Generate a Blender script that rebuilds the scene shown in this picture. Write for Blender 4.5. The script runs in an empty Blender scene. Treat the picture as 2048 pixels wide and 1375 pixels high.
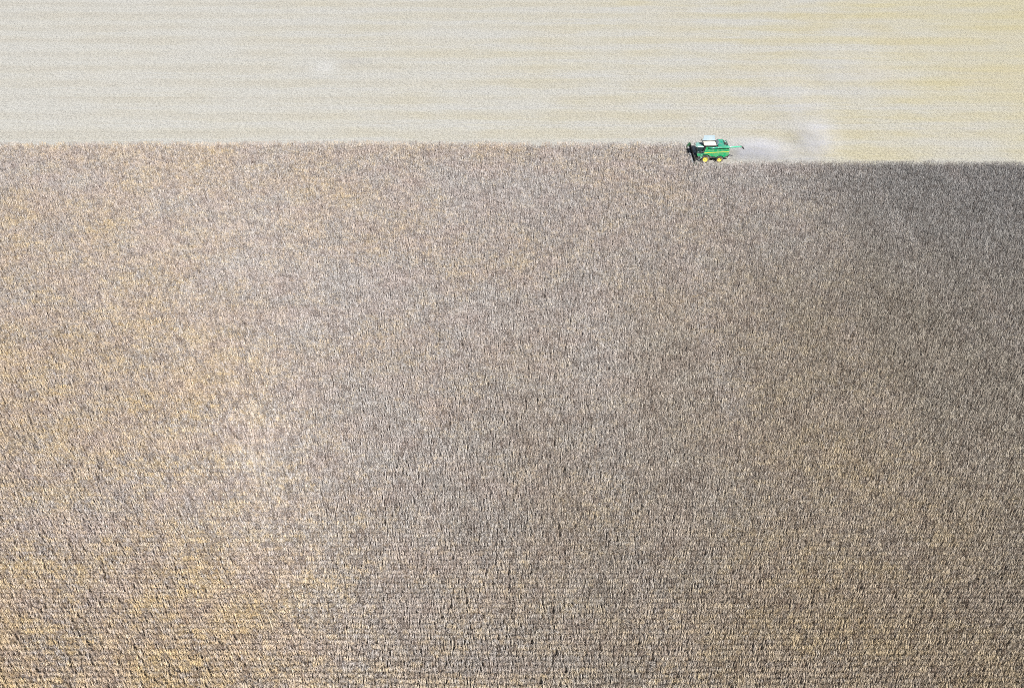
import bpy, math, random
import numpy as np
from mathutils import Vector, Matrix, Euler

S = bpy.context.scene
COL = S.collection
R = math.radians

# ------------------------------------------------------------------ camera
CAM_H = 113.9
PITCH = 40.2                       # degrees below the horizon
cam_d = bpy.data.cameras.new('camera')
cam = bpy.data.objects.new('camera', cam_d)
COL.objects.link(cam)
cam_d.sensor_width = 36.0
cam_d.lens = 33.4
cam_d.clip_start = 0.5
cam_d.clip_end = 20000
cam.location = (0, 0, CAM_H)
cam.rotation_euler = (R(90 - PITCH), 0, 0)
S.camera = cam

# ------------------------------------------------------------------ world, sun, exposure
SUN_TO = Vector((509, -1301, 1404)).normalized()      # the sun stands behind the camera, to its right
world = bpy.data.worlds.new('World')
S.world = world
world.use_nodes = True
wn = world.node_tree
bg = wn.nodes['Background']
sky = wn.nodes.new('ShaderNodeTexSky')
sky.sky_type = 'NISHITA'
sky.sun_disc = False
sky.sun_elevation = math.asin(SUN_TO.z)
sky.sun_rotation = math.atan2(SUN_TO.x, SUN_TO.y)
sky.dust_density = 1.6
wn.links.new(sky.outputs[0], bg.inputs[0])
bg.inputs[1].default_value = 0.055
sun_d = bpy.data.lights.new('sun', 'SUN')
sun_d.energy = 5.0
sun_d.angle = R(0.53)
sun_d.color = (1.0, 0.97, 0.925)
sun = bpy.data.objects.new('sun', sun_d)
COL.objects.link(sun)
sun.rotation_euler = (-SUN_TO).to_track_quat('-Z', 'Y').to_euler()
sun.location = SUN_TO * 300
vs = S.view_settings
vs.view_transform = 'Standard'
vs.look = 'None'
vs.gamma = 1.0
vs.use_curve_mapping = False
vs.exposure = 0.78
cy = S.cycles
cy.use_denoising = False
cy.use_adaptive_sampling = False
cy.max_bounces = 6
cy.diffuse_bounces = 1
cy.transmission_bounces = 4
cy.volume_bounces = 1
cy.volume_step_rate = 0.6
cy.pixel_filter_type = 'BLACKMAN_HARRIS'
cy.filter_width = 1.0

# ------------------------------------------------------------------ field layout (metres)
PASS = 9.7                      # width of one pass of the header
ROW = PASS / 12                 # corn row spacing
Y_UNCUT = 209.1                 # far edge of the standing corn ahead of the combine
Y_CUT = Y_UNCUT - PASS          # its far edge behind the combine
CX, CY = 46.18, Y_UNCUT - PASS / 2 - 0.65     # combine: ground below its front axle, middle of the pass
X_FACE = CX - 3.30              # where the header meets the standing rows
SEG = 1.6                       # length of one clump of plants along a row

# ------------------------------------------------------------------ helpers
def tag(o, label=None, cat=None, group=None, kind=None):
    if label: o['label'] = label
    if cat: o['category'] = cat
    if group: o['group'] = group
    if kind: o['kind'] = kind
    return o

class MB:
    """collects shapes, builds them as one mesh object"""
    def __init__(self):
        self.v, self.f, self.a = [], [], []
    def add(self, vs_, fs_, tint=0.5):
        b = len(self.v)
        self.v += [tuple(p) for p in vs_]
        self.f += [tuple(b + i for i in f) for f in fs_]
        self.a += [tint] * len(vs_)
        return self
    def box(self, x0, x1, y0, y1, z0, z1):
        p = [(x0,y0,z0),(x1,y0,z0),(x1,y1,z0),(x0,y1,z0),(x0,y0,z1),(x1,y0,z1),(x1,y1,z1),(x0,y1,z1)]
        return self.add(p, [(3,2,1,0),(4,5,6,7),(0,1,5,4),(1,2,6,5),(2,3,7,6),(3,0,4,7)])
    def prism(self, poly, y0, y1):
        """poly: (x, z) outline, extruded along y"""
        n = len(poly)
        p = [(x, y0, z) for x, z in poly] + [(x, y1, z) for x, z in poly]
        area = sum(poly[i][0]*poly[(i+1)%n][1]-poly[(i+1)%n][0]*poly[i][1] for i in range(n))
        fs = [tuple(range(n)), tuple(range(2*n-1, n-1, -1))] + [((i+1)%n, i, n+i, n+(i+1)%n) for i in range(n)]
        if area < 0: fs = [f[::-1] for f in fs]
        return self.add(p, fs)
    def hexa(self, p8):
        return self.add(p8, [(3,2,1,0),(4,5,6,7),(0,1,5,4),(1,2,6,5),(2,3,7,6),(3,0,4,7)])
    def tube(self, pts, rad, n=10, caps=True):
        pts = [Vector(p) for p in pts]
        rads = rad if isinstance(rad, (list, tuple)) else [rad]*len(pts)
        vs_, fs_ = [], []
        for i, p in enumerate(pts):
            d = (pts[min(i+1, len(pts)-1)] - pts[max(i-1, 0)]).normalized()
            q = d.to_track_quat('Z', 'Y')
            for k in range(n):
                a = 2*math.pi*k/n
                vs_.append(p + q @ Vector((math.cos(a)*rads[i], math.sin(a)*rads[i], 0)))
        for i in range(len(pts)-1):
            for k in range(n):
                fs_.append((i*n+k, i*n+(k+1)%n, (i+1)*n+(k+1)%n, (i+1)*n+k))
        if caps:
            fs_.append(tuple(range(n))[::-1]); fs_.append(tuple((len(pts)-1)*n+k for k in range(n)))
        return self.add(vs_, fs_)
    def lathe_y(self, prof, c, n=32):
        """prof: (radius, y) ring profile turned about the y axis through c"""
        vs_, fs_ = [], []
        m = len(prof)
        for k in range(n):
            a = 2*math.pi*k/n
            for r, y in prof:
                vs_.append((c[0]+r*math.cos(a), c[1]+y, c[2]+r*math.sin(a)))
        for k in range(n):
            for j in range(m-1):
                fs_.append((k*m+j, k*m+j+1, ((k+1)%n)*m+j+1, ((k+1)%n)*m+j))
        return self.add(vs_, fs_)
    def mesh(self, name, mat, smooth=False, attr=False):
        me = bpy.data.meshes.new(name)
        me.from_pydata(self.v, [], self.f)
        if attr:
            at = me.attributes.new('tint', 'FLOAT', 'POINT')
            at.data.foreach_set('value', self.a)
        me.materials.append(mat)
        if smooth:
            me.polygons.foreach_set('use_smooth', [True]*len(me.polygons))
        me.update()
        return me
    def build(self, name, mat, parent=None, smooth=False, bevel=0.0, attr=False):
        me = self.mesh(name, mat, smooth, attr)
        o = bpy.data.objects.new(name, me)
        COL.objects.link(o)
        o.parent = parent
        if bevel:
            b = o.modifiers.new('bevel', 'BEVEL'); b.width = bevel; b.segments = 2; b.limit_method = 'ANGLE'
        return o

# ------------------------------------------------------------------ material helpers
class NT:
    def __init__(self, name):
        self.m = bpy.data.materials.new(name); self.m.use_nodes = True
        self.t = self.m.node_tree; self.t.nodes.clear()
        self.out = self.n('ShaderNodeOutputMaterial')
    def n(self, typ, **kw):
        x = self.t.nodes.new(typ)
        for k, v in kw.items(): setattr(x, k, v)
        return x
    def l(self, a, b): self.t.links.new(a, b)
    def setin(self, sock, v):
        if isinstance(v, bpy.types.NodeSocket): self.l(v, sock)
        elif isinstance(v, tuple) and len(v) == 3 and sock.type == 'RGBA': sock.default_value = (*v, 1)
        else: sock.default_value = v
    def math(self, op, a, b=0.0, c=None, clamp=False):
        x = self.n('ShaderNodeMath', operation=op, use_clamp=clamp)
        self.setin(x.inputs[0], a); self.setin(x.inputs[1], b)
        if c is not None: self.setin(x.inputs[2], c)
        return x.outputs[0]
    def mix(self, f, a, b, blend='MIX'):
        x = self.n('ShaderNodeMix', data_type='RGBA', blend_type=blend)
        self.setin(x.inputs[0], f); self.setin(x.inputs[6], a); self.setin(x.inputs[7], b)
        return x.outputs[2]
    def noise(self, vec, scale, detail=2, rough=0.5):
        x = self.n('ShaderNodeTexNoise'); x.inputs['Scale'].default_value = scale
        x.inputs['Detail'].default_value = detail; x.inputs['Roughness'].default_value = rough
        self.l(vec, x.inputs['Vector']); return x.outputs[0]
    def mapr(self, v, a, b, c=0.0, d=1.0, smooth=False):
        x = self.n('ShaderNodeMapRange'); x.interpolation_type = 'SMOOTHSTEP' if smooth else 'LINEAR'
        self.setin(x.inputs[0], v)
        for i, q in enumerate((a, b, c, d)): x.inputs[i+1].default_value = q
        return x.outputs[0]
    def vscale(self, vec, s):
        x = self.n('ShaderNodeVectorMath', operation='MULTIPLY'); self.l(vec, x.inputs[0]); x.inputs[1].default_value = s
        return x.outputs[0]
    def bsdf(self, color, rough=0.6, **kw):
        b = self.n('ShaderNodeBsdfPrincipled'); self.setin(b.inputs['Base Color'], color)
        self.setin(b.inputs['Roughness'], rough)
        for k, v in kw.items(): self.setin(b.inputs[k], v)
        self.l(b.outputs[0], self.out.inputs[0]); return b

def paint(name, col, rough=0.35, dust=0.25, coat=0.3, metallic=0.0, dustcol=(0.46, 0.40, 0.30)):
    t = NT(name)
    g = t.n('ShaderNodeTexCoord').outputs['Object']
    d = t.mapr(t.noise(g, 1.3, 5, 0.65), 0.42, 0.72, 0.0, dust)
    c = t.mix(d, col, dustcol)
    r = t.mapr(t.noise(g, 4.0, 3), 0.3, 0.7, rough, rough + 0.2)
    t.bsdf(c, r, **{'Coat Weight': coat, 'Coat Roughness': 0.15, 'Metallic': metallic})
    return t.m

# (x, y, radius x, radius y, weight) of golden (+) and grey (-) zones
ZONES = [(-90, 150, 50, 40, 0.15), (-92, 98, 34, 44, 0.40), (-62, 68, 60, 18, 0.50), (58, 70, 60, 22, 0.45), (85, 105, 40, 30, 0.35),
         (5, 118, 48, 60, -0.25), (30, 190, 60, 18, -0.20), (95, 178, 40, 30, -0.4)]
def zone(t, pos, x, y, rx, ry, w):
    v = t.n('ShaderNodeVectorMath', operation='SUBTRACT'); t.l(pos, v.inputs[0]); v.inputs[1].default_value = (x, y, 0)
    q = t.vscale(v.outputs[0], (1/rx, 1/ry, 0))
    ln = t.n('ShaderNodeVectorMath', operation='LENGTH'); t.l(q, ln.inputs[0])
    return t.mapr(ln.outputs['Value'], 1.5, 0.0, 0.0, w, True)

# dry corn leaf: straw tones that vary from plant to plant and over the field
def corn_mat():
    t = NT('dry_corn')
    pos = t.n('ShaderNodeNewGeometry').outputs['Position']
    at = t.n('ShaderNodeAttribute', attribute_name='tint').outputs['Fac']
    ai = t.n('ShaderNodeAttribute', attribute_type='INSTANCER', attribute_name='itint').outputs['Fac']
    big = t.noise(pos, 0.030, 4, 0.6)
    mid = t.noise(t.vscale(pos, (0.10, 0.16, 0.0)), 1.0, 3, 0.6)
    golden, grey, pink = (0.480, 0.368, 0.215), (0.398, 0.385, 0.388), (0.428, 0.358, 0.345)
    # zones of the field: golden ones and grey ones, set by position
    warm = t.mapr(big, 0.30, 0.70, -0.15, 0.60)
    for (x, y, rx, ry, w) in ZONES:
        warm = t.math('ADD', warm, zone(t, pos, x, y, rx, ry, w))
    fleck = t.math('SUBTRACT', t.noise(pos, 1.3, 2, 0.7), 0.5)          # neighbouring plants ripen unevenly
    warm = t.math('ADD', warm, t.math('ADD', t.math('MULTIPLY', fleck, 2.2), t.math('MULTIPLY', t.math('SUBTRACT', ai, 0.5), 0.5)))
    warm = t.math('MAXIMUM', t.math('MINIMUM', warm, 1.0), 0.0)
    c = t.mix(warm, grey, golden)
    c = t.mix(t.mapr(mid, 0.42, 0.70, 0.0, 0.6), c, pink)
    # light falloff painted in: dark grey far right, brown near right, in lanes
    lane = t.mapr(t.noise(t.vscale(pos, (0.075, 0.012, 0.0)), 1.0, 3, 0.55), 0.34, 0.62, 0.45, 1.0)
    shade_far = t.math('MINIMUM', t.math('MULTIPLY', zone(t, pos, 142, 146, 82, 118, 1.9), lane), 0.84)
    c = t.mix(shade_far, c, (0.168, 0.170, 0.176))
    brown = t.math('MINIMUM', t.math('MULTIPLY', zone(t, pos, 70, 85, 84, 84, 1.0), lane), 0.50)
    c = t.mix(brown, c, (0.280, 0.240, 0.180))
    v = t.math('ADD', t.math('MULTIPLY', at, 0.65), t.math('MULTIPLY', ai, 0.35))
    ramp = t.n('ShaderNodeValToRGB'); t.l(v, ramp.inputs[0])
    e = ramp.color_ramp.elements
    e[0].position = 0.08; e[0].color = (0.36, 0.30, 0.26, 1)
    e[1].position = 0.90; e[1].color = (1.22, 1.20, 1.14, 1)
    x = e.new(0.30); x.color = (0.74, 0.68, 0.62, 1)
    x = e.new(0.55); x.color = (0.98, 0.96, 0.93, 1)
    c = t.mix(1.0, c, ramp.outputs[0], 'MULTIPLY')
    b = t.n('ShaderNodeBsdfPrincipled'); t.l(c, b.inputs['Base Color']); b.inputs['Roughness'].default_value = 0.6
    tr = t.n('ShaderNodeBsdfTranslucent'); t.l(c, tr.inputs[0])
    mx = t.n('ShaderNodeMixShader'); mx.inputs[0].default_value = 0.03
    t.l(b.outputs[0], mx.inputs[1]); t.l(tr.outputs[0], mx.inputs[2]); t.l(mx.outputs[0], t.out.inputs[0])
    return t.m

# stubble ground and residue: pale chaff trails, one per pass, over golden straw
def stubble_color(t):
    pos = t.n('ShaderNodeNewGeometry').outputs['Position']
    sep = t.n('ShaderNodeSeparateXYZ'); t.l(pos, sep.inputs[0])
    wob = t.math('MULTIPLY', t.math('SUBTRACT', t.noise(t.vscale(pos, (0.035, 0.16, 0)), 1.0, 4, 0.6), 0.5), 7.0)
    ph = t.math('MULTIPLY', t.math('ADD', t.math('SUBTRACT', sep.outputs[1], Y_CUT + PASS*0.78), wob), 2*math.pi/PASS)
    band = t.math('MULTIPLY', t.math('ADD', t.math('COSINE', ph), 1.0), 0.5)
    streak = t.noise(t.vscale(pos, (0.07, 0.70, 0.0)), 1.0, 4, 0.65)
    blot = t.noise(t.vscale(pos, (0.03, 0.07, 0.0)), 1.0, 4, 0.6)
    patch = t.noise(pos, 0.018, 3, 0.55)
    # paler and greyer to the west (left), golden mainly to the east
    east = t.mapr(t.math('ADD', sep.outputs[0], t.math('MULTIPLY', t.math('SUBTRACT', patch, 0.5), 220.0)), -170, 170, 0.22, 1.0, True)
    mod = t.mapr(blot, 0.34, 0.66, 0.25, 1.15)
    gold = t.math('MULTIPLY', t.math('MULTIPLY', t.mapr(t.math('ADD', band, t.math('MULTIPLY', t.math('SUBTRACT', streak, 0.5), 2.0)), -0.15, 0.95), east), t.math('MULTIPLY', mod, 0.85))
    c = t.mix(gold, (0.392, 0.386, 0.358), (0.398, 0.358, 0.225))
    tan = t.math('MULTIPLY', t.mapr(t.math('ADD', band, t.math('MULTIPLY', t.math('SUBTRACT', streak, 0.5), 1.6)), 0.35, 1.0), t.math('MULTIPLY', t.mapr(blot, 0.3, 0.6, 0.25, 0.65), t.mapr(east, 0.2, 1.0, 1.0, 0.15)))
    c = t.mix(tan, c, (0.355, 0.338, 0.300))
    c = t.mix(zone(t, pos, -52.9, 255.8, 4.4, 4.2, 0.7), c, (0.455, 0.455, 0.44))        # a small pale spot
    c = t.mix(zone(t, pos, -45.5, 259.5, 6.0, 3.8, 0.45), c, (0.32, 0.305, 0.275))      # and the darker patch beside it
    c = t.mix(t.mapr(t.math('ADD', sep.outputs[0], t.math('MULTIPLY', t.math('SUBTRACT', blot, 0.5), 160.0)), 60, 180, 0.0, 0.62, True), c, (0.405, 0.365, 0.220))
    warm = t.mapr(t.noise(pos, 0.05, 3), 0.45, 0.7, 0.0, 0.25)
    c = t.mix(t.math('MULTIPLY', warm, east), c, (0.395, 0.345, 0.225))
    # chopped soil showing in the wheel tracks, faint and broken
    trk = t.math('ABSOLUTE', t.math('SINE', t.math('MULTIPLY', t.math('SUBTRACT', sep.outputs[1], Y_CUT + PASS/2 - 1.5), math.pi/(PASS/2))))
    tk = t.math('MULTIPLY', t.mapr(trk, 0.0, 0.22, 1.0, 0.0), t.mapr(streak, 0.42, 0.62, 0.0, 0.35))
    c = t.mix(tk, c, (0.27, 0.235, 0.175))
    return pos, c

def stubble_ground_mat():
    t = NT('stubble_ground')
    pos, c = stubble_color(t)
    fine = t.noise(pos, 2.2, 4, 0.75)
    soil = t.mapr(fine, 0.56, 0.70, 0.0, 0.45)
    c = t.mix(soil, c, (0.30, 0.23, 0.16))
    v = t.mapr(t.noise(pos, 6.0, 3, 0.7), 0.3, 0.7, 0.82, 1.14)
    cv = t.n('ShaderNodeCombineColor')
    for i in range(3): t.l(v, cv.inputs[i])
    c = t.mix(1.0, c, cv.outputs[0], 'MULTIPLY')
    b = t.bsdf(c, 0.85)
    bp = t.n('ShaderNodeBump'); bp.inputs['Strength'].default_value = 0.5; bp.inputs['Distance'].default_value = 0.08
    t.l(fine, bp.inputs['Height']); t.l(bp.outputs[0], b.inputs['Normal'])
    return t.m

def residue_mat():
    t = NT('straw_residue')
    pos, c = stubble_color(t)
    at = t.n('ShaderNodeAttribute', attribute_name='tint').outputs['Fac']
    v = t.mapr(at, 0.0, 1.0, 0.62, 1.30)
    cv = t.n('ShaderNodeCombineColor')
    for i in range(3): t.l(v, cv.inputs[i])
    c = t.mix(1.0, c, cv.outputs[0], 'MULTIPLY')
    t.bsdf(c, 0.7)
    return t.m

def soil_mat():
    t = NT('field_soil')
    pos = t.n('ShaderNodeNewGeometry').outputs['Position']
    f = t.noise(pos, 1.6, 5, 0.7)
    c = t.mix(t.mapr(f, 0.42, 0.66), (0.060, 0.050, 0.044), (0.16, 0.132, 0.10))
    b = t.bsdf(c, 0.9)
    return t.m

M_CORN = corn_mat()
M_STUB = stubble_ground_mat()
M_RES = residue_mat()
M_SOIL = soil_mat()

# ------------------------------------------------------------------ the ground
def sheet(name, x0, x1, y0, y1, z, mat, nx=1, ny=1):
    m = MB()
    xs = np.linspace(x0, x1, nx+1); ys = np.linspace(y0, y1, ny+1)
    m.add([(x, y, z) for y in ys for x in xs],
          [(j*(nx+1)+i, j*(nx+1)+i+1, (j+1)*(nx+1)+i+1, (j+1)*(nx+1)+i) for j in range(ny) for i in range(nx)])
    o = m.build(name, mat)
    tag(o, kind='structure')
    return o
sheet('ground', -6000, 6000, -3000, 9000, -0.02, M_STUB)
# bare soil under the standing corn (the harvested pass is left out of it)
m = MB()
m.add([(-900, -700, -0.012), (900, -700, -0.012), (900, Y_CUT-0.1, -0.012), (-900, Y_CUT-0.1, -0.012)], [(0,1,2,3)])
m.add([(-900, Y_CUT-0.1, -0.012), (X_FACE, Y_CUT-0.1, -0.012), (X_FACE, Y_UNCUT-0.1, -0.012), (-900, Y_UNCUT-0.1, -0.012)], [(0,1,2,3)])
tag(m.build('field_soil', M_SOIL), kind='structure')

# ------------------------------------------------------------------ corn plants
rng = random.Random(7)
def leaf(m, base, az, L, w, rise, droop, tint, twist):
    """an arching dry leaf blade of three segments"""
    d = Vector((math.cos(az), math.sin(az), 0)); s = Vector((-math.sin(az), math.cos(az), 0))
    prof = [(0.0, 0.0, 0.55), (0.30, rise, 1.0), (0.66, rise*0.55 - droop*0.30, 0.85), (0.86, -droop*0.95, 0.10)]
    vs_ = []
    for i, (a, z, ww) in enumerate(prof):
        c = Vector(base) + d*(a*L) + Vector((0, 0, z*L))
        sd = (s*math.cos(twist*i) + Vector((0, 0, 1))*math.sin(twist*i))*(w*ww*0.5)
        vs_ += [c - sd, c + sd]
    m.add(vs_, [(0,1,3,2), (2,3,5,4), (4,5,7,6)], tint)

def plant_into(m, ox, oy, r):
    H = r.gauss(2.05, 0.08)
    lx, ly = r.gauss(0, 0.08), r.gauss(0, 0.05)
    pt = min(1, max(0, r.gauss(0.52, 0.24)))
    def axis(z): 
        k = (z/H)**1.4
        return (ox + lx*k, oy + ly*k, z)
    # stalk
    vs_ = []
    for z, rad in ((0, 0.017), (H*0.55, 0.014), (H, 0.006)):
        c = axis(z)
        for k in range(3):
            a = 2.1*k
            vs_.append((c[0]+rad*math.cos(a), c[1]+rad*math.sin(a), z))
    m.add(vs_, [(i*3+k, i*3+(k+1)%3, i*3+3+(k+1)%3, i*3+3+k) for i in range(2) for k in range(3)], pt*0.7)
    az0 = r.uniform(0, math.pi)
    n = r.randint(12, 14)
    for i in range(n):
        z = H*(0.30 + 0.66*(i/(n-1))**0.8)
        up = i/(n-1)
        leaf(m, axis(z), az0 + math.pi*(i % 2) + r.gauss(0, 0.45), r.uniform(0.26, 0.42)*(1.08-0.30*up), r.uniform(0.085, 0.12)*(1.0-0.25*up),
             r.uniform(0.10, 0.40)+0.25*up, r.uniform(0.6, 1.6)*(1-0.30*up), min(1, max(0, pt + r.gauss(0, 0.14))), r.uniform(-0.5, 0.5))
    # ear in its dry husk, hanging from mid height
    z = H*r.uniform(0.42, 0.52); c = Vector(axis(z)); a = az0 + r.uniform(-0.4, 0.4)
    d = Vector((math.cos(a), math.sin(a), r.uniform(-1.6, 0.6))).normalized()
    q = d.to_track_quat('Z', 'Y')
    vs_ = [c + d*0.03]
    for k in range(5):
        vs_.append(c + d*0.12 + q @ Vector((math.cos(1.257*k)*0.042, math.sin(1.257*k)*0.042, 0)))
    vs_.append(c + d*0.29)
    m.add(vs_, [(0, 1+(k+1)%5, 1+k) for k in range(5)] + [(6, 1+k, 1+(k+1)%5) for k in range(5)], min(1, pt+0.3))
    # tassel
    c = Vector(axis(H))
    for k in range(4):
        a = r.uniform(0, 6.28); t_ = Vector((math.cos(a)*0.11, math.sin(a)*0.11, r.uniform(0.10, 0.24)))
        w = Vector((-math.sin(a), math.cos(a), 0))*0.011
        m.add([c-w, c+w, c+t_+w*0.6, c+t_-w*0.6], [(0,1,2,3)], pt*0.8)

NPL = 7                                             # plants per clump
single = []
for i in range(24):
    m = MB(); plant_into(m, 0, 0, rng); single.append(m.mesh('corn_plant', M_CORN, attr=True))
def variant_collection(name, meshes):
    c = bpy.data.collections.new(name)              # kept out of the scene: only read by the field's node tree
    for k, me in enumerate(meshes):
        c.objects.link(bpy.data.objects.new('%s_%02d' % (name, k), me))
    return c
clumps = []
for i in range(16):
    m = MB()
    for k in range(NPL):
        if rng.random() < 0.05: continue
        plant_into(m, (k + 0.5)*SEG/NPL - SEG/2 + rng.gauss(0, 0.04), rng.gauss(0, 0.02), rng)
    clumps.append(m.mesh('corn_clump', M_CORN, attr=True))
CORN_COL = variant_collection('corn_clump_source', clumps)

def scatter(name, pts, rot, scl, idx, tint, coll, label, cat):
    me = bpy.data.meshes.new(name)
    me.vertices.add(len(pts)); me.vertices.foreach_set('co', np.asarray(pts, dtype=np.float32).ravel())
    for nm, typ, key, arr in (('rot', 'FLOAT_VECTOR', 'vector', rot), ('scl', 'FLOAT_VECTOR', 'vector', scl), ('idx', 'INT', 'value', idx), ('itint', 'FLOAT', 'value', tint)):
        a = me.attributes.new(nm, typ, 'POINT')
        a.data.foreach_set(key, np.asarray(arr, dtype=np.int32 if typ == 'INT' else np.float32).ravel())
    o = bpy.data.objects.new(name, me); COL.objects.link(o)
    g = bpy.data.node_groups.new(name + '_scatter', 'GeometryNodeTree')
    g.interface.new_socket('Geometry', in_out='INPUT', socket_type='NodeSocketGeometry')
    g.interface.new_socket('Geometry', in_out='OUTPUT', socket_type='NodeSocketGeometry')
    N = g.nodes
    gi, go = N.new('NodeGroupInput'), N.new('NodeGroupOutput')
    iop = N.new('GeometryNodeInstanceOnPoints'); ci = N.new('GeometryNodeCollectionInfo')
    ci.inputs['Collection'].default_value = coll
    ci.inputs['Separate Children'].default_value = True
    ci.inputs['Reset Children'].default_value = True
    def named(nm, typ):
        x = N.new('GeometryNodeInputNamedAttribute'); x.data_type = typ; x.inputs[0].default_value = nm
        return next(s for s in x.outputs if s.enabled and s.name == 'Attribute')
    e2r = N.new('FunctionNodeEulerToRotation')
    g.links.new(gi.outputs[0], iop.inputs['Points'])
    g.links.new(ci.outputs[0], iop.inputs['Instance'])
    iop.inputs['Pick Instance'].default_value = True
    g.links.new(named('idx', 'INT'), iop.inputs['Instance Index'])
    g.links.new(named('rot', 'FLOAT_VECTOR'), e2r.inputs[0]); g.links.new(e2r.outputs[0], iop.inputs['Rotation'])
    g.links.new(named('scl', 'FLOAT_VECTOR'), iop.inputs['Scale'])
    g.links.new(iop.outputs[0], go.inputs[0])
    md = o.modifiers.new('scatter', 'NODES'); md.node_group = g
    tag(o, label, cat, kind='stuff')
    return o

npr = np.random.default_rng(11)
pts, near = [], []
y = Y_UNCUT - ROW/2
row_i = 0
while y > 48:
    half = 18 + 0.66*math.hypot(y, CAM_H)               # a little wider than the view
    xs = np.arange(-half, half, SEG) + npr.uniform(-SEG/2, SEG/2)
    if y > Y_CUT: xs = xs[xs + SEG/2 < X_FACE]
    edge = row_i < 2 or Y_CUT - 2*ROW < y < Y_CUT
    for x in xs:
        if edge and npr.random() < 0.10 and abs(x - CX) > 9: continue
        pts.append((x, y + npr.normal(0, 0.16 if edge else 0.02), 0.0))
    y -= ROW; row_i += 1
pts = np.array(pts)
# the 300 plants that show largest stand one by one: three rows at the bottom edge of the picture
sel = (np.abs(pts[:, 0]) < 12.5) & (pts[:, 1] > 66.9) & (pts[:, 1] < 66.9 + 3*ROW)
sel[np.flatnonzero(sel)[300//NPL:]] = False
near, pts = pts[sel], pts[~sel]
n = len(pts)
hs = 1 + 0.10*np.sin(pts[:, 0]*0.05 + 1.0)*np.sin(pts[:, 1]*0.08) + npr.normal(0, 0.035, n)
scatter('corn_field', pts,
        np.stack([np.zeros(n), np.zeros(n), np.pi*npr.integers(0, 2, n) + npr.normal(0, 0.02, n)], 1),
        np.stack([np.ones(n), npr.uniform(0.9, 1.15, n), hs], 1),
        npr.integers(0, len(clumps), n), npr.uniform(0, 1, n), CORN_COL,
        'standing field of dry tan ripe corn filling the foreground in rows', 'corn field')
cnt = 0
for (x, yy, z) in near:
    for k in range(NPL):
        if cnt >= 300: break
        o = bpy.data.objects.new('corn_plant', single[rng.randrange(len(single))])
        COL.objects.link(o)
        o.location = (x + (k+0.5)*SEG/NPL - SEG/2 + rng.gauss(0, 0.03), yy + rng.gauss(0, 0.03), 0)
        o.rotation_euler = (0, 0, math.pi*rng.randint(0, 1) + rng.gauss(0, 0.3))
        o.scale = (1, 1, rng.uniform(0.94, 1.06))
        tag(o, 'dry tan corn plant in the nearest rows at the bottom centre edge', 'corn plant', 'corn plants at the near edge of the field')
        cnt += 1

# ------------------------------------------------------------------ stubble: cut stalks in rows with husks and leaves strewn between
tiles = []
for i in range(14):
    m = MB()
    for k in range(7):
        x = (k+0.5)*SEG/7 - SEG/2 + rng.gauss(0, 0.04); yy = rng.gauss(0, 0.03)
        h = rng.uniform(0.10, 0.26); ax, ay = rng.gauss(0, 0.06), rng.gauss(0, 0.06)
        r0 = 0.016; tt = rng.uniform(0.2, 0.9)
        vs_ = []
        for (cx_, cy_, z) in ((x, yy, -0.02), (x+ax, yy+ay, h)):
            for q in range(3):
                vs_.append((cx_+r0*math.cos(2.094*q), cy_+r0*math.sin(2.094*q), z))
        m.add(vs_, [(q, (q+1)%3, 3+(q+1)%3, 3+q) for q in range(3)] + [(3,4,5)], tt)
    for k in range(34):
        x, yy = rng.uniform(-SEG/2, SEG/2), rng.uniform(-ROW/2, ROW/2)
        a = rng.gauss(0, 0.9); L = rng.uniform(0.10, 0.42); w = rng.uniform(0.02, 0.06)
        z = rng.uniform(0.005, 0.05); dz = rng.uniform(-0.02, 0.09)
        d = Vector((math.cos(a), math.sin(a), 0))*L/2; s = Vector((-math.sin(a), math.cos(a), 0))*w/2
        c = Vector((x, yy, z)); up = Vector((0, 0, dz)); md_ = Vector((0, 0, rng.uniform(0.0, 0.05)))
        m.add([c-d-s, c-d+s, c-s+md_, c+s+md_, c+d-s*0.4+up, c+d+s*0.4+up], [(0,2,3,1), (2,4,5,3)], min(1, max(0, rng.gauss(0.5, 0.28))))
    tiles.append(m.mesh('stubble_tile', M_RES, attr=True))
TILE_COL = variant_collection('stubble_tile_source', tiles)
pts = []
y = Y_CUT + ROW/2
while y < 335:
    half = 18 + 0.62*math.hypot(y, CAM_H)
    xs = np.arange(-half, half, SEG) + npr.uniform(-SEG/2, SEG/2)
    if y < Y_UNCUT: xs = xs[xs > X_FACE + 1.2]
    for x in xs: pts.append((x, y, 0.0))
    y += ROW
pts = np.array(pts); n = len(pts)
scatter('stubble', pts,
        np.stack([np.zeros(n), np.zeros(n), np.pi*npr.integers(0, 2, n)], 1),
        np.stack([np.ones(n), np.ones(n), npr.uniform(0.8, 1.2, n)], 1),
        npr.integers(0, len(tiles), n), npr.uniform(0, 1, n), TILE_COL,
        'cut corn stubble with pale husks and chaff strewn over the harvested field', 'stubble')

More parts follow.
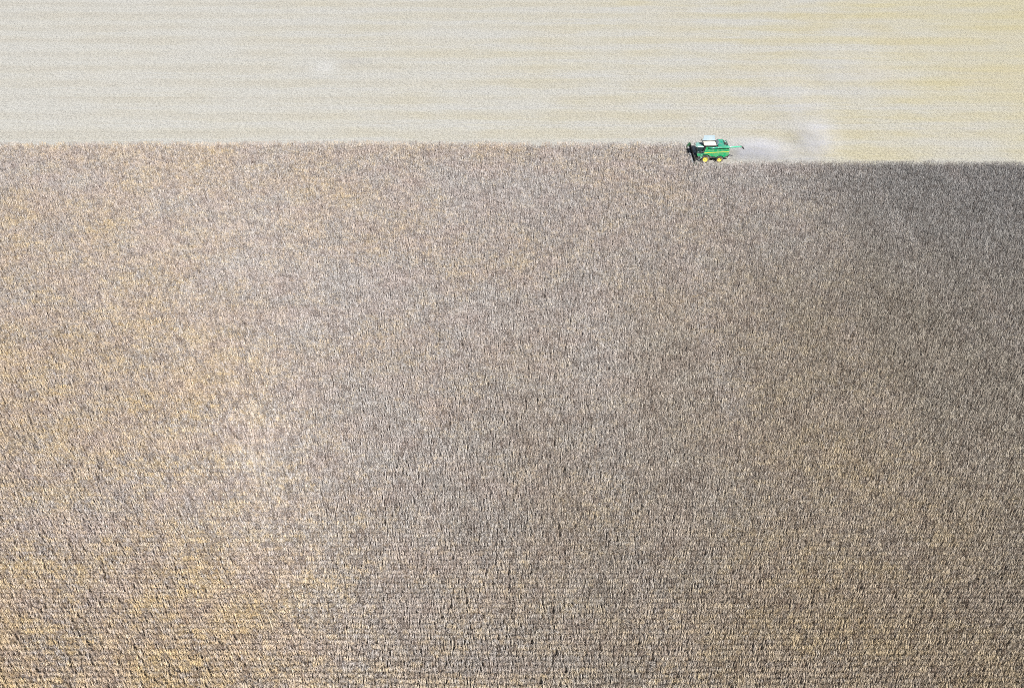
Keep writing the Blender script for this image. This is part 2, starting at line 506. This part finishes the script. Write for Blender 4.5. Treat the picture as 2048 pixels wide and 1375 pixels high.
# ------------------------------------------------------------------ combine harvester
G = paint('green_paint', (0.003, 0.255, 0.092), 0.34, 0.30, 0.5)
GD = paint('green_paint_sky_tint', (0.005, 0.245, 0.155), 0.34, 0.30, 0.6)  # same green paint, shifted to teal with sky reflection painted in
YE = paint('yellow_paint', (0.62, 0.47, 0.03), 0.45, 0.40, 0.3)
BK = paint('black_steel', (0.018, 0.020, 0.022), 0.5, 0.22, 0.1)
TY = paint('tyre_rubber', (0.022, 0.023, 0.025), 0.8, 0.40, 0.0)
GY = paint('grey_steel', (0.30, 0.32, 0.34), 0.4, 0.3, 0.1, 0.6)
POLY = paint('pale_tank_panel', (0.165, 0.235, 0.275), 0.4, 0.2, 0.2)
CABR = paint('cab_roof_sky_tint', (0.15, 0.33, 0.28), 0.28, 0.45, 0.7, dustcol=(0.42, 0.47, 0.42))  # green roof made pale teal, sky reflection put into the base colour
gl = NT('cab_glass'); gl.bsdf((0.015, 0.030, 0.035), 0.06, **{'Coat Weight': 0.6, 'Specular IOR Level': 0.8}); GL = gl.m
lt = NT('lamp_lens'); lt.bsdf((0.85, 0.85, 0.80), 0.15); LENS = lt.m
og = NT('amber_lens'); og.bsdf((0.75, 0.25, 0.02), 0.2); AMB = og.m

comb = bpy.data.objects.new('combine_harvester', None)
comb.empty_display_size = 2
COL.objects.link(comb)
comb.location = (CX, CY, 0)
tag(comb, 'green combine harvester with yellow wheels and corn header cutting into the standing corn', 'combine harvester')

# hull and chassis
m = MB(); m.prism([(-0.55, 1.25), (0.9, 1.05), (4.2, 1.25), (5.05, 1.75), (5.35, 2.3), (5.35, 3.6), (4.95, 4.15), (-0.3, 4.1), (-0.75, 3.0)], -1.30, 1.30)
hull = m.build('hull', BK, comb, bevel=0.05)
# side panels with wheel arches, both sides
def panel_outline():
    p = [(-0.15, 4.12), (-0.55, 2.62), (-0.62, 2.30), (-0.15, 2.28)]
    for k in range(0, 7):                       # arch over the front wheel
        a = R(118 - k*13); p.append((0.06 + 1.24*math.cos(a), 1.0 + 1.24*math.sin(a)))
    p += [(1.35, 1.72), (2.25, 1.66)]
    for k in range(0, 7):                       # arch over the rear wheel
        a = R(150 - k*20); p.append((3.42 + 1.06*math.cos(a), 0.86 + 1.06*math.sin(a)))
    p += [(4.55, 1.62), (5.10, 1.82), (5.46, 2.25), (5.50, 3.55), (5.22, 4.12)]
    return p
for s in (-1, 1):
    m = MB(); m.prism(panel_outline(), *sorted((s*1.34, s*1.62)))
    pn = m.build('side_panel', G, comb, bevel=0.035)
    # yellow stripe climbing slightly to the rear
    m = MB(); m.prism([(-0.40, 2.60), (5.44, 2.94), (5.44, 3.05), (-0.37, 2.74)], *sorted((s*1.625, s*1.645)))
    m.build('stripe', YE, pn)
    # raised service door frames
    for (x0, x1) in ((0.15, 1.75), (1.95, 3.75), (3.95, 5.05)):
        m = MB(); m.prism([(x0, 3.08+x0*0.04), (x1, 3.08+x1*0.04), (x1-0.08, 3.78), (x0+0.08, 3.78)], *sorted((s*1.622, s*1.66)))
        m.build('service_door', G, pn, bevel=0.015)
    for x in (1.85, 3.85):
        m = MB(); m.box(x-0.018, x+0.018, *sorted((s*1.62, s*1.634)), 1.95, 2.58); m.build('panel_joint', BK, pn)
    m = MB(); m.box(0.9, 2.45, *sorted((s*1.15, s*1.5)), 1.18, 1.62); m.build('fuel_tank' if s > 0 else 'tool_box', BK, comb, bevel=0.04)

# grain tank: dark wall, flared covers
m = MB()
def ring(x0, x1, y0, y1, z): return [(x0,y0,z),(x1,y0,z),(x1,y1,z),(x0,y1,z)]
lo, hi = ring(-0.55, 2.45, -1.22, 1.22, 3.9), ring(-0.60, 2.50, -1.28, 1.28, 4.42)
lo2, hi2 = ring(-0.47, 2.37, -1.14, 1.14, 3.9), ring(-0.52, 2.42, -1.20, 1.20, 4.42)
m.add(lo + hi, [(0,1,5,4),(1,2,6,5),(2,3,7,6),(3,0,4,7)])
m.add(lo2 + hi2, [(4,5,1,0),(5,6,2,1),(6,7,3,2),(7,4,0,3)])
m.add(hi + hi2, [(0,1,5,4),(1,2,6,5),(2,3,7,6),(3,0,4,7)])
tank = m.build('grain_tank', BK, comb)
def flap(name, a, b, c, d, th, mat, label=None):
    """a thin cover with corners a, b (hinge) and c, d (free edge)"""
    a, b, c, d = map(Vector, (a, b, c, d))
    nrm = (b-a).cross(d-a).normalized()*th
    mm = MB(); mm.hexa([a, b, c, d, a+nrm, b+nrm, c+nrm, d+nrm])
    o = mm.build(name, mat, tank, bevel=0.008)
    if label: o['label'] = label
    for q in (0.33, 0.67):                       # stiffening ribs
        e, f_ = a.lerp(b, q), d.lerp(c, q)
        mm = MB(); mm.tube([e - nrm*0.3, f_ - nrm*0.3], 0.025, 6); mm.build('rib', GY, tank)
    return o
flap('tank_cover', (-0.55, 1.28, 4.42), (2.45, 1.28, 4.42), (2.20, 1.80, 5.50), (-0.30, 1.80, 5.50), 0.05, POLY, 'pale raised tank cover on the far side')
flap('tank_cover', (-0.55, -1.30, 4.42), (2.45, -1.30, 4.42), (2.30, -1.62, 4.36), (-0.30, -1.62, 4.36), -0.05, BK, 'tank cover folded out on the near side')
flap('tank_cover', (-0.62, -1.18, 4.42), (-0.62, 1.18, 4.42), (-1.15, 1.00, 5.05), (-1.15, -0.80, 5.05), 0.05, BK)
flap('tank_cover', (2.52, -1.15, 4.42), (2.52, 1.18, 4.42), (2.95, 0.95, 5.05), (2.95, -0.60, 4.95), -0.05, POLY)

# engine deck behind the tank
m = MB(); m.prism([(2.72, 4.05), (4.72, 4.05), (4.72, 4.36), (4.40, 4.55), (2.9, 4.55), (2.72, 4.46)], -1.30, 1.30)
deck = m.build('engine_deck', GD, comb, bevel=0.06)
m = MB(); m.box(2.95, 4.2, 1.18, 1.26, 4.56, 4.75); m.build('deck_rail', GD, deck, bevel=0.02)
m = MB(); m.box(4.20, 4.31, -1.25, 1.25, 4.46, 4.62); m.build('deck_vent', BK, deck)
# cooling screen drum and rear hood
m = MB()
m.prism([(4.72, 3.9), (5.40, 3.6)] + [(4.72 + 0.72*math.cos(R(a)), 3.72 + 0.72*math.sin(R(a))) for a in (10, 30, 50, 70, 88)], -1.22, 1.22)
m.build('rear_hood', GD, comb, bevel=0.05)
m = MB(); m.lathe_y([(0.0, -0.06), (0.40, -0.06), (0.46, 0.0), (0.46, 0.9), (0.0, 0.9)], (4.64, -0.95, 4.35), 24)
m.build('cooling_screen', BK, comb)
m = MB(); m.tube([(4.38, -0.55, 4.4), (4.38, -0.55, 5.0), (4.55, -0.50, 5.16)], 0.085, 10); m.build('exhaust_pipe', GY, comb, True)
m = MB(); m.tube([(4.58, -1.15, 4.25), (4.58, -1.15, 4.95), (4.93, -0.2, 4.98), (4.98, 0.8, 4.95), (4.98, 0.8, 4.3)], 0.028, 6); m.build('handrail', GY, comb)
# straw chopper and spreader under the rear
m = MB(); m.prism([(4.65, 1.35), (5.55, 1.25), (5.75, 1.55), (5.42, 2.2), (4.75, 1.9)], -1.15, 1.15); m.build('straw_chopper', BK, comb, bevel=0.04)
for s in (-1, 1):
    m = MB(); m.tube([(5.6, s*0.55, 1.14), (5.6, s*0.55, 1.24)], [0.5, 0.42], 16); m.build('spreader_disc', GY, comb)
    m = MB(); m.box(5.36, 5.42, *sorted((s*1.05, s*1.32)), 3.1, 3.45); m.build('tail_light', AMB, comb, bevel=0.02)

# unloading auger folded back along the near side
m = MB(); m.tube([(0.45, -1.72, 4.02), (1.2, -1.86, 4.10), (2.6, -1.93, 4.22)], [0.18, 0.20, 0.20], 14)
elbow = m.build('auger_elbow', GD, comb, True)
m = MB(); m.tube([(2.6, -1.93, 4.22), (8.05, -1.93, 4.50)], [0.21, 0.20], 16)
aug = m.build('unloading_auger', paint('auger_paint', (0.05, 0.34, 0.20), 0.3, 0.35, 0.7, dustcol=(0.40, 0.50, 0.44)), comb, True)
m = MB(); m.tube([(8.0, -1.93, 4.50), (8.30, -1.93, 4.45), (8.58, -1.95, 4.10), (8.68, -1.96, 3.90)], [0.20, 0.21, 0.17, 0.16], 12)
m.build('spout', BK, aug, True)
for x in (2.62, 5.3, 7.95):
    z = 4.22 + (x-2.6)/5.45*0.28
    m = MB(); m.tube([(x-0.04, -1.93, z), (x+0.04, -1.93, z+0.003)], 0.235, 16); m.build('flange', GD, aug)
m = MB(); m.prism([(4.9, 3.9), (5.05, 3.9), (5.05, 4.25), (4.9, 4.25)], -1.95, -1.55); m.build('auger_cradle', BK, comb)

# wheels
def wheel(x, y, r, w, rim_r, s):
    t = bpy.data.objects.new('wheel', None); COL.objects.link(t); t.parent = comb; t.location = (x, y, r)
    h = w/2
    m = MB(); m.lathe_y([(rim_r*0.98, -h*0.92), (r*0.80, -h), (r*0.94, -h*0.9), (r*0.975, -h*0.55), (r*0.98, 0), (r*0.975, h*0.55), (r*0.94, h*0.9), (r*0.80, h), (rim_r*0.98, h*0.92)], (0,0,0), 40)
    ty = m.build('tyre', TY, t, True)
    m = MB()
    nl = 22
    for k in range(nl):                          # chevron lugs
        for side in (-1, 1):
            a0 = 2*math.pi*(k + (0.5 if side > 0 else 0))/nl; a1 = a0 + 0.24; da = 0.055
            P = []
            for rr in (r*0.955, r*1.005):
                for (aa, yy) in ((a0, side*0.02), (a0+da, side*0.02), (a1+da, side*h*0.95), (a1, side*h*0.95)):
                    P.append((rr*math.cos(aa), yy, rr*math.sin(aa)))
            m.hexa(P)
    m.build('tread', TY, t)
    f = s*h
    m = MB(); m.lathe_y([(rim_r, f*0.90), (rim_r*0.97, f*1.0), (rim_r*0.90, f*0.96), (rim_r*0.84, f*0.45), (rim_r*0.45, f*0.28), (rim_r*0.42, f*0.55), (rim_r*0.30, f*0.60), (0.0, f*0.60)], (0,0,0), 32)
    rim = m.build('rim', YE, t, True)
    m = MB(); m.lathe_y([(0.0, -s*h*0.8), (rim_r*1.0, -s*h*0.8)], (0,0,0), 24); m.build('rim_back', YE, t)
    m = MB()
    for k in range(8):
        a = 2*math.pi*k/8; m.lathe_y([(0.0, f*0.64), (0.025, f*0.64), (0.025, f*0.56)], (rim_r*0.36*math.cos(a), 0, rim_r*0.36*math.sin(a)), 6)
    m.build('wheel_nut', GY, rim)
    return t
for s in (-1, 1):
    wheel(0.0, s*1.50, 1.00, 0.74, 0.62, s)
    wheel(3.42, s*1.42, 0.86, 0.62, 0.50, s)
m = MB(); m.tube([(0, -1.3, 1.0), (0, 1.3, 1.0)], 0.22, 10); m.build('front_axle', G, comb)
m = MB(); m.tube([(3.42, -1.25, 0.86), (3.42, 1.25, 0.86)], 0.15, 10); m.build('rear_axle', G, comb)

# cab
cab = MB(); cab.hexa([(-2.05,-0.86,2.05),(-0.62,-0.86,2.05),(-0.62,0.86,2.05),(-2.05,0.86,2.05),(-2.10,-0.92,3.78),(-0.58,-0.92,3.78),(-0.58,0.92,3.78),(-2.10,0.92,3.78)])
cabo = cab.build('cab', GL, comb, bevel=0.10)
m = MB()
prof = [(-2.42, -0.45), (-2.36, -0.80), (-2.0, -1.02), (-0.55, -1.05), (-0.45, -0.95), (-0.45, 0.95), (-0.55, 1.05), (-2.0, 1.02), (-2.36, 0.80), (-2.42, 0.45)]
n_ = len(prof); cxm, cym = -1.4, 0
zs = [(3.76, 0.97), (3.82, 1.0), (3.96, 1.0), (4.06, 0.93), (4.11, 0.70)]
vs_ = [(cxm + (px-cxm)*k, py*k, z) for z, k in zs for px, py in prof]
fs_ = [tuple(range(n_))[::-1]] + [(j*n_+i, j*n_+(i+1)%n_, (j+1)*n_+(i+1)%n_, (j+1)*n_+i) for j in range(len(zs)-1) for i in range(n_)] + [tuple((len(zs)-1)*n_+i for i in range(n_))]
m.add(vs_, [f[::-1] for f in fs_]); m.build('cab_roof', CABR, cabo, bevel=0.02)
for (x, y_) in ((-2.07, -0.9), (-2.07, 0.9), (-0.60, -0.9), (-0.60, 0.9), (-1.15, -0.9), (-1.15, 0.9)):
    m = MB(); m.tube([(x, y_*0.96, 2.05), (x-0.02, y_*1.03, 3.8)], 0.045, 6); m.build('cab_pillar', BK, cabo)
m = MB(); m.tube([(-2.2, 0.85, 4.05), (-2.2, 0.85, 4.30)], [0.09, 0.07], 10); m.build('beacon', BK, cabo)
for s in (-1, 1):
    m = MB(); m.tube([(-2.15, s*0.95, 3.6), (-2.45, s*1.40, 3.62)], 0.025, 6); m.box(-2.50, -2.42, *sorted((s*1.30, s*1.56)), 3.05, 3.65); m.build('mirror', BK, cabo)
for y_ in (-0.75, -0.45, 0.45, 0.75):
    m = MB(); m.box(-2.46, -2.40, y_-0.10, y_+0.10, 3.83, 3.95); m.build('work_light', LENS, cabo)
# operator platform, ladder and rails on the near side; green floor box under the cab
m = MB(); m.prism([(-2.0, 1.85), (-0.55, 1.75), (-0.55, 2.05), (-2.0, 2.05)], -1.05, 1.05); m.build('cab_floor', G, comb, bevel=0.03)
m = MB(); m.box(-2.0, -0.62, -1.72, -1.06, 1.92, 2.02); m.build('platform', G, comb, bevel=0.01)
m = MB(); m.prism([(-1.35, 2.0), (-0.78, 2.6), (-0.72, 1.7), (-0.95, 0.9), (-1.25, 0.9)], -1.52, -1.36); m.build('wheel_guard', GD, comb, bevel=0.03)
for x in (-1.72, -1.30):
    m = MB(); m.tube([(x, -1.74, 1.95), (x-0.1, -1.98, 0.55)], 0.03, 6); m.build('ladder_rail', GY, comb)
for k in range(4):
    z = 0.65 + k*0.33; q = (1.95-z)/1.4
    m = MB(); m.box(-1.75-0.1*q, -1.28-0.1*q, -1.80-0.24*q, -1.68-0.24*q, z, z+0.05); m.build('ladder_step', GY, comb)
m = MB()
m.tube([(-2.0, -1.70, 2.0), (-2.0, -1.72, 3.0), (-1.75, -1.72, 3.05)], 0.025, 6); m.tube([(-1.2, -1.70, 2.0), (-1.2, -1.72, 3.0), (-0.66, -1.72, 3.02), (-0.66, -1.70, 2.0)], 0.025, 6)
m.build('platform_rail', GY, comb)
m = MB(); m.box(-1.10, -0.98, -1.72, -1.55, 1.30, 1.52); m.build('side_lamp', LENS, comb, bevel=0.02)

# feeder house
m = MB(); m.prism([(-0.4, 1.0), (-2.55, 0.45), (-2.55, 1.25), (-0.4, 2.0)], -0.75, 0.75); m.build('feeder_house', BK, comb, bevel=0.04)
for s in (-1, 1):
    m = MB(); m.tube([(-0.5, s*0.62, 0.8), (-2.2, s*0.62, 0.52)], 0.06, 8); m.build('lift_cylinder', GY, comb)

# corn header: frame, auger, twelve gaps between thirteen snouts
hd = bpy.data.objects.new('corn_header', None); COL.objects.link(hd); hd.parent = comb; hd['label'] = 'wide dark corn header'
HW = PASS/2
m = MB(); m.prism([(-2.55, 0.30), (-2.55, 1.48), (-2.70, 1.48), (-2.70, 0.45), (-3.35, 0.38), (-3.35, 0.26)], -HW+0.05, HW-0.05); m.build('back_sheet', BK, hd)
m = MB(); m.tube([(-2.62, -HW+0.05, 1.55), (-2.62, HW-0.05, 1.55)], 0.09, 8); m.build('top_beam', BK, hd)
m = MB(); m.tube([(-3.0, -HW+0.1, 0.72), (-3.0, HW-0.1, 0.72)], 0.17, 12)
for s in (-1, 1):                                # flighting that turns toward the middle
    vs_, fs_ = [], []
    ns = 150
    for k in range(ns+1):
        yy = s*(HW-0.15 - (HW-0.9)*k/ns); a = s*k*0.42
        for rr in (0.16, 0.30): vs_.append((-3.0+rr*math.cos(a), yy, 0.72+rr*math.sin(a)))
    fs_ = [(2*k, 2*k+1, 2*k+3, 2*k+2) for k in range(ns)]
    m.add(vs_, fs_)
m.build('cross_auger', GY, hd)
def snout(yc, w, z1, mat, big=False):
    m = MB()
    st = [(-2.95, 0.80 if not big else 0.95, w), (-3.55, 0.78 if not big else 0.85, w), (-4.35, 0.52, w*0.72), (-4.95, 0.22, w*0.22), (-5.05, 0.14, 0.03)]
    vs_ = []
    for x, zt, ww in st:
        zb = max(0.06, zt-0.45) if x > -4.9 else 0.06
        h = ww/2
        vs_ += [(x, yc-h, zb), (x, yc-h*0.75, zt-0.08), (x, yc, zt), (x, yc+h*0.75, zt-0.08), (x, yc+h, zb)]
    fs_ = []
    for i in range(len(st)-1):
        for k in range(4): fs_.append((i*5+k, i*5+k+1, (i+1)*5+k+1, (i+1)*5+k))
        fs_.append((i*5+4, i*5, (i+1)*5, (i+1)*5+4))
    fs_ += [(4,3,2,1,0), tuple(len(st)*5-5+k for k in range(5))]
    m.add(vs_, fs_)
    return m.build('end_snout' if big else 'snout', mat, hd, True)
PS = paint('black_poly', (0.03, 0.033, 0.038), 0.42, 0.35, 0.15)
GH = paint('header_green', (0.012, 0.075, 0.035), 0.4, 0.35, 0.3)
for k in range(13):
    yk = -HW + ROW*k
    e = k in (0, 12)
    snout(yk + (0.12 if k == 0 else -0.12 if k == 12 else 0), 0.42 if not e else 0.36, 0, PS, e)
for k in range(12):
    yk = -HW + ROW*(k+0.5)
    m = MB(); m.box(-3.6, -3.28, yk-0.14, yk+0.14, 0.28, 0.42)
    for s in (-1, 1): m.box(-4.1, -3.6, *sorted((yk+s*0.06, yk+s*0.14)), 0.26, 0.36)
    m.build('row_unit', GY, hd)
for s in (-1, 1):
    m = MB(); m.prism([(-2.5, 0.25), (-2.5, 1.75), (-2.9, 2.05), (-3.25, 1.75), (-3.55, 1.0), (-3.6, 0.3)], *sorted((s*(HW-0.02), s*(HW+0.10))))
    m.build('end_divider', GH, hd, bevel=0.03)
    m = MB(); m.tube([(-3.0, s*HW, 1.95), (-3.25, s*HW, 2.10), (-3.5, s*HW, 1.7), (-3.7, s*HW, 1.0)], 0.035, 6); m.build('divider_bar', BK, hd)

# grain heaped in the tank
gm = NT('shelled_corn')
gp = gm.n('ShaderNodeNewGeometry').outputs['Position']
gcol = gm.mix(gm.mapr(gm.noise(gp, 9.0, 4, 0.7), 0.35, 0.65), (0.58, 0.51, 0.42), (0.66, 0.61, 0.54))
gb = gm.bsdf(gcol, 0.7)
m = MB(); nx, ny = 24, 20
vs_ = []
for j in range(ny+1):
    for i in range(nx+1):
        u, v = i/nx*2-1, j/ny*2-1
        h = 1-min(1, math.hypot(u, v)/1.25)
        vs_.append((0.95+u*1.43, v*1.17, 4.26 + 0.42*h + rng.uniform(-0.012, 0.012)))
m.add(vs_, [(j*(nx+1)+i, j*(nx+1)+i+1, (j+1)*(nx+1)+i+1, (j+1)*(nx+1)+i) for j in range(ny) for i in range(nx)])
gh = m.build('grain_heap', gm.m, None, True)
gh.location = (CX, CY, 0)
tag(gh, 'pale heap of shelled corn in the open tank of the harvester', 'grain', kind='stuff')

# ------------------------------------------------------------------ dust drifting behind the machine
def dust(name, loc, rad, dens, label, rotz=0.0, seed=0.0, nscale=1.6):
    t = NT('dust_' + name)
    oc = t.n('ShaderNodeTexCoord').outputs['Object']
    ln = t.n('ShaderNodeVectorMath', operation='LENGTH'); t.l(oc, ln.inputs[0])
    fall = t.mapr(ln.outputs['Value'], 1.0, 0.15, 0.0, 1.0, True)
    sh = t.n('ShaderNodeVectorMath', operation='ADD'); t.l(oc, sh.inputs[0]); sh.inputs[1].default_value = (seed, seed*0.7, -seed)
    nz = t.mapr(t.noise(sh.outputs[0], nscale, 4, 0.62), 0.32, 0.72, 0.0, 1.0)
    d = t.math('MULTIPLY', t.math('MULTIPLY', fall, nz), dens)
    pv = t.n('ShaderNodeVolumePrincipled')
    pv.inputs['Color'].default_value = (0.74, 0.75, 0.85, 1)
    pv.inputs['Anisotropy'].default_value = -0.1
    t.l(d, pv.inputs['Density']); t.l(pv.outputs[0], t.out.inputs['Volume'])
    m = MB(); n_, k_ = 16, 10
    vs_ = [(0,0,-1)] + [(math.cos(2*math.pi*i/n_)*math.sin(math.pi*j/k_), math.sin(2*math.pi*i/n_)*math.sin(math.pi*j/k_), -math.cos(math.pi*j/k_)) for j in range(1, k_) for i in range(n_)] + [(0,0,1)]
    fs_ = [(0, 1+(i+1)%n_, 1+i) for i in range(n_)]
    for j in range(k_-2):
        fs_ += [(1+j*n_+i, 1+j*n_+(i+1)%n_, 1+(j+1)*n_+(i+1)%n_, 1+(j+1)*n_+i) for i in range(n_)]
    L = len(vs_)-1
    fs_ += [(L, L-n_+i, L-n_+(i+1)%n_) for i in range(n_)]
    m.add(vs_, fs_)
    o = m.build(name, t.m)
    o.location = loc; o.scale = rad; o.rotation_euler = (0, 0, rotz)
    tag(o, label, 'dust', 'dust drifting behind the harvester', 'stuff')
    return o
dust('dust_plume', (CX+12.5, CY+0.3, 2.6), (10.5, 5.0, 3.8), 0.28, 'grey dust plume blowing out low behind the harvester', 0.0, 1.3, 2.6)
dust('dust_trail', (CX+23, CY-0.4, 2.0), (13, 4.8, 2.8), 0.14, 'thin low dust trailing along the fresh stubble strip', 0.0, 4.1, 2.6)
dust('dust_column', (CX+28.5, CY+6, 2.8), (7.5, 9.5, 4.0), 0.13, 'soft grey puff of dust hanging over the stubble right of the low plume', 0.0, 2.2, 2.4)
dust('dust_veil', (CX+27.5, CY+26, 2.6), (12.0, 28, 4.0), 0.042, 'pale dust veil drifting away over the stubble above the puff', 0.0, 6.0, 2.6)
dust('dust_haze', (CX+50.0, CY+46, 2.6), (20.0, 26, 4.0), 0.025, 'faint patch of dust haze over the far stubble near the right side', 0.0, 9.0, 2.6)
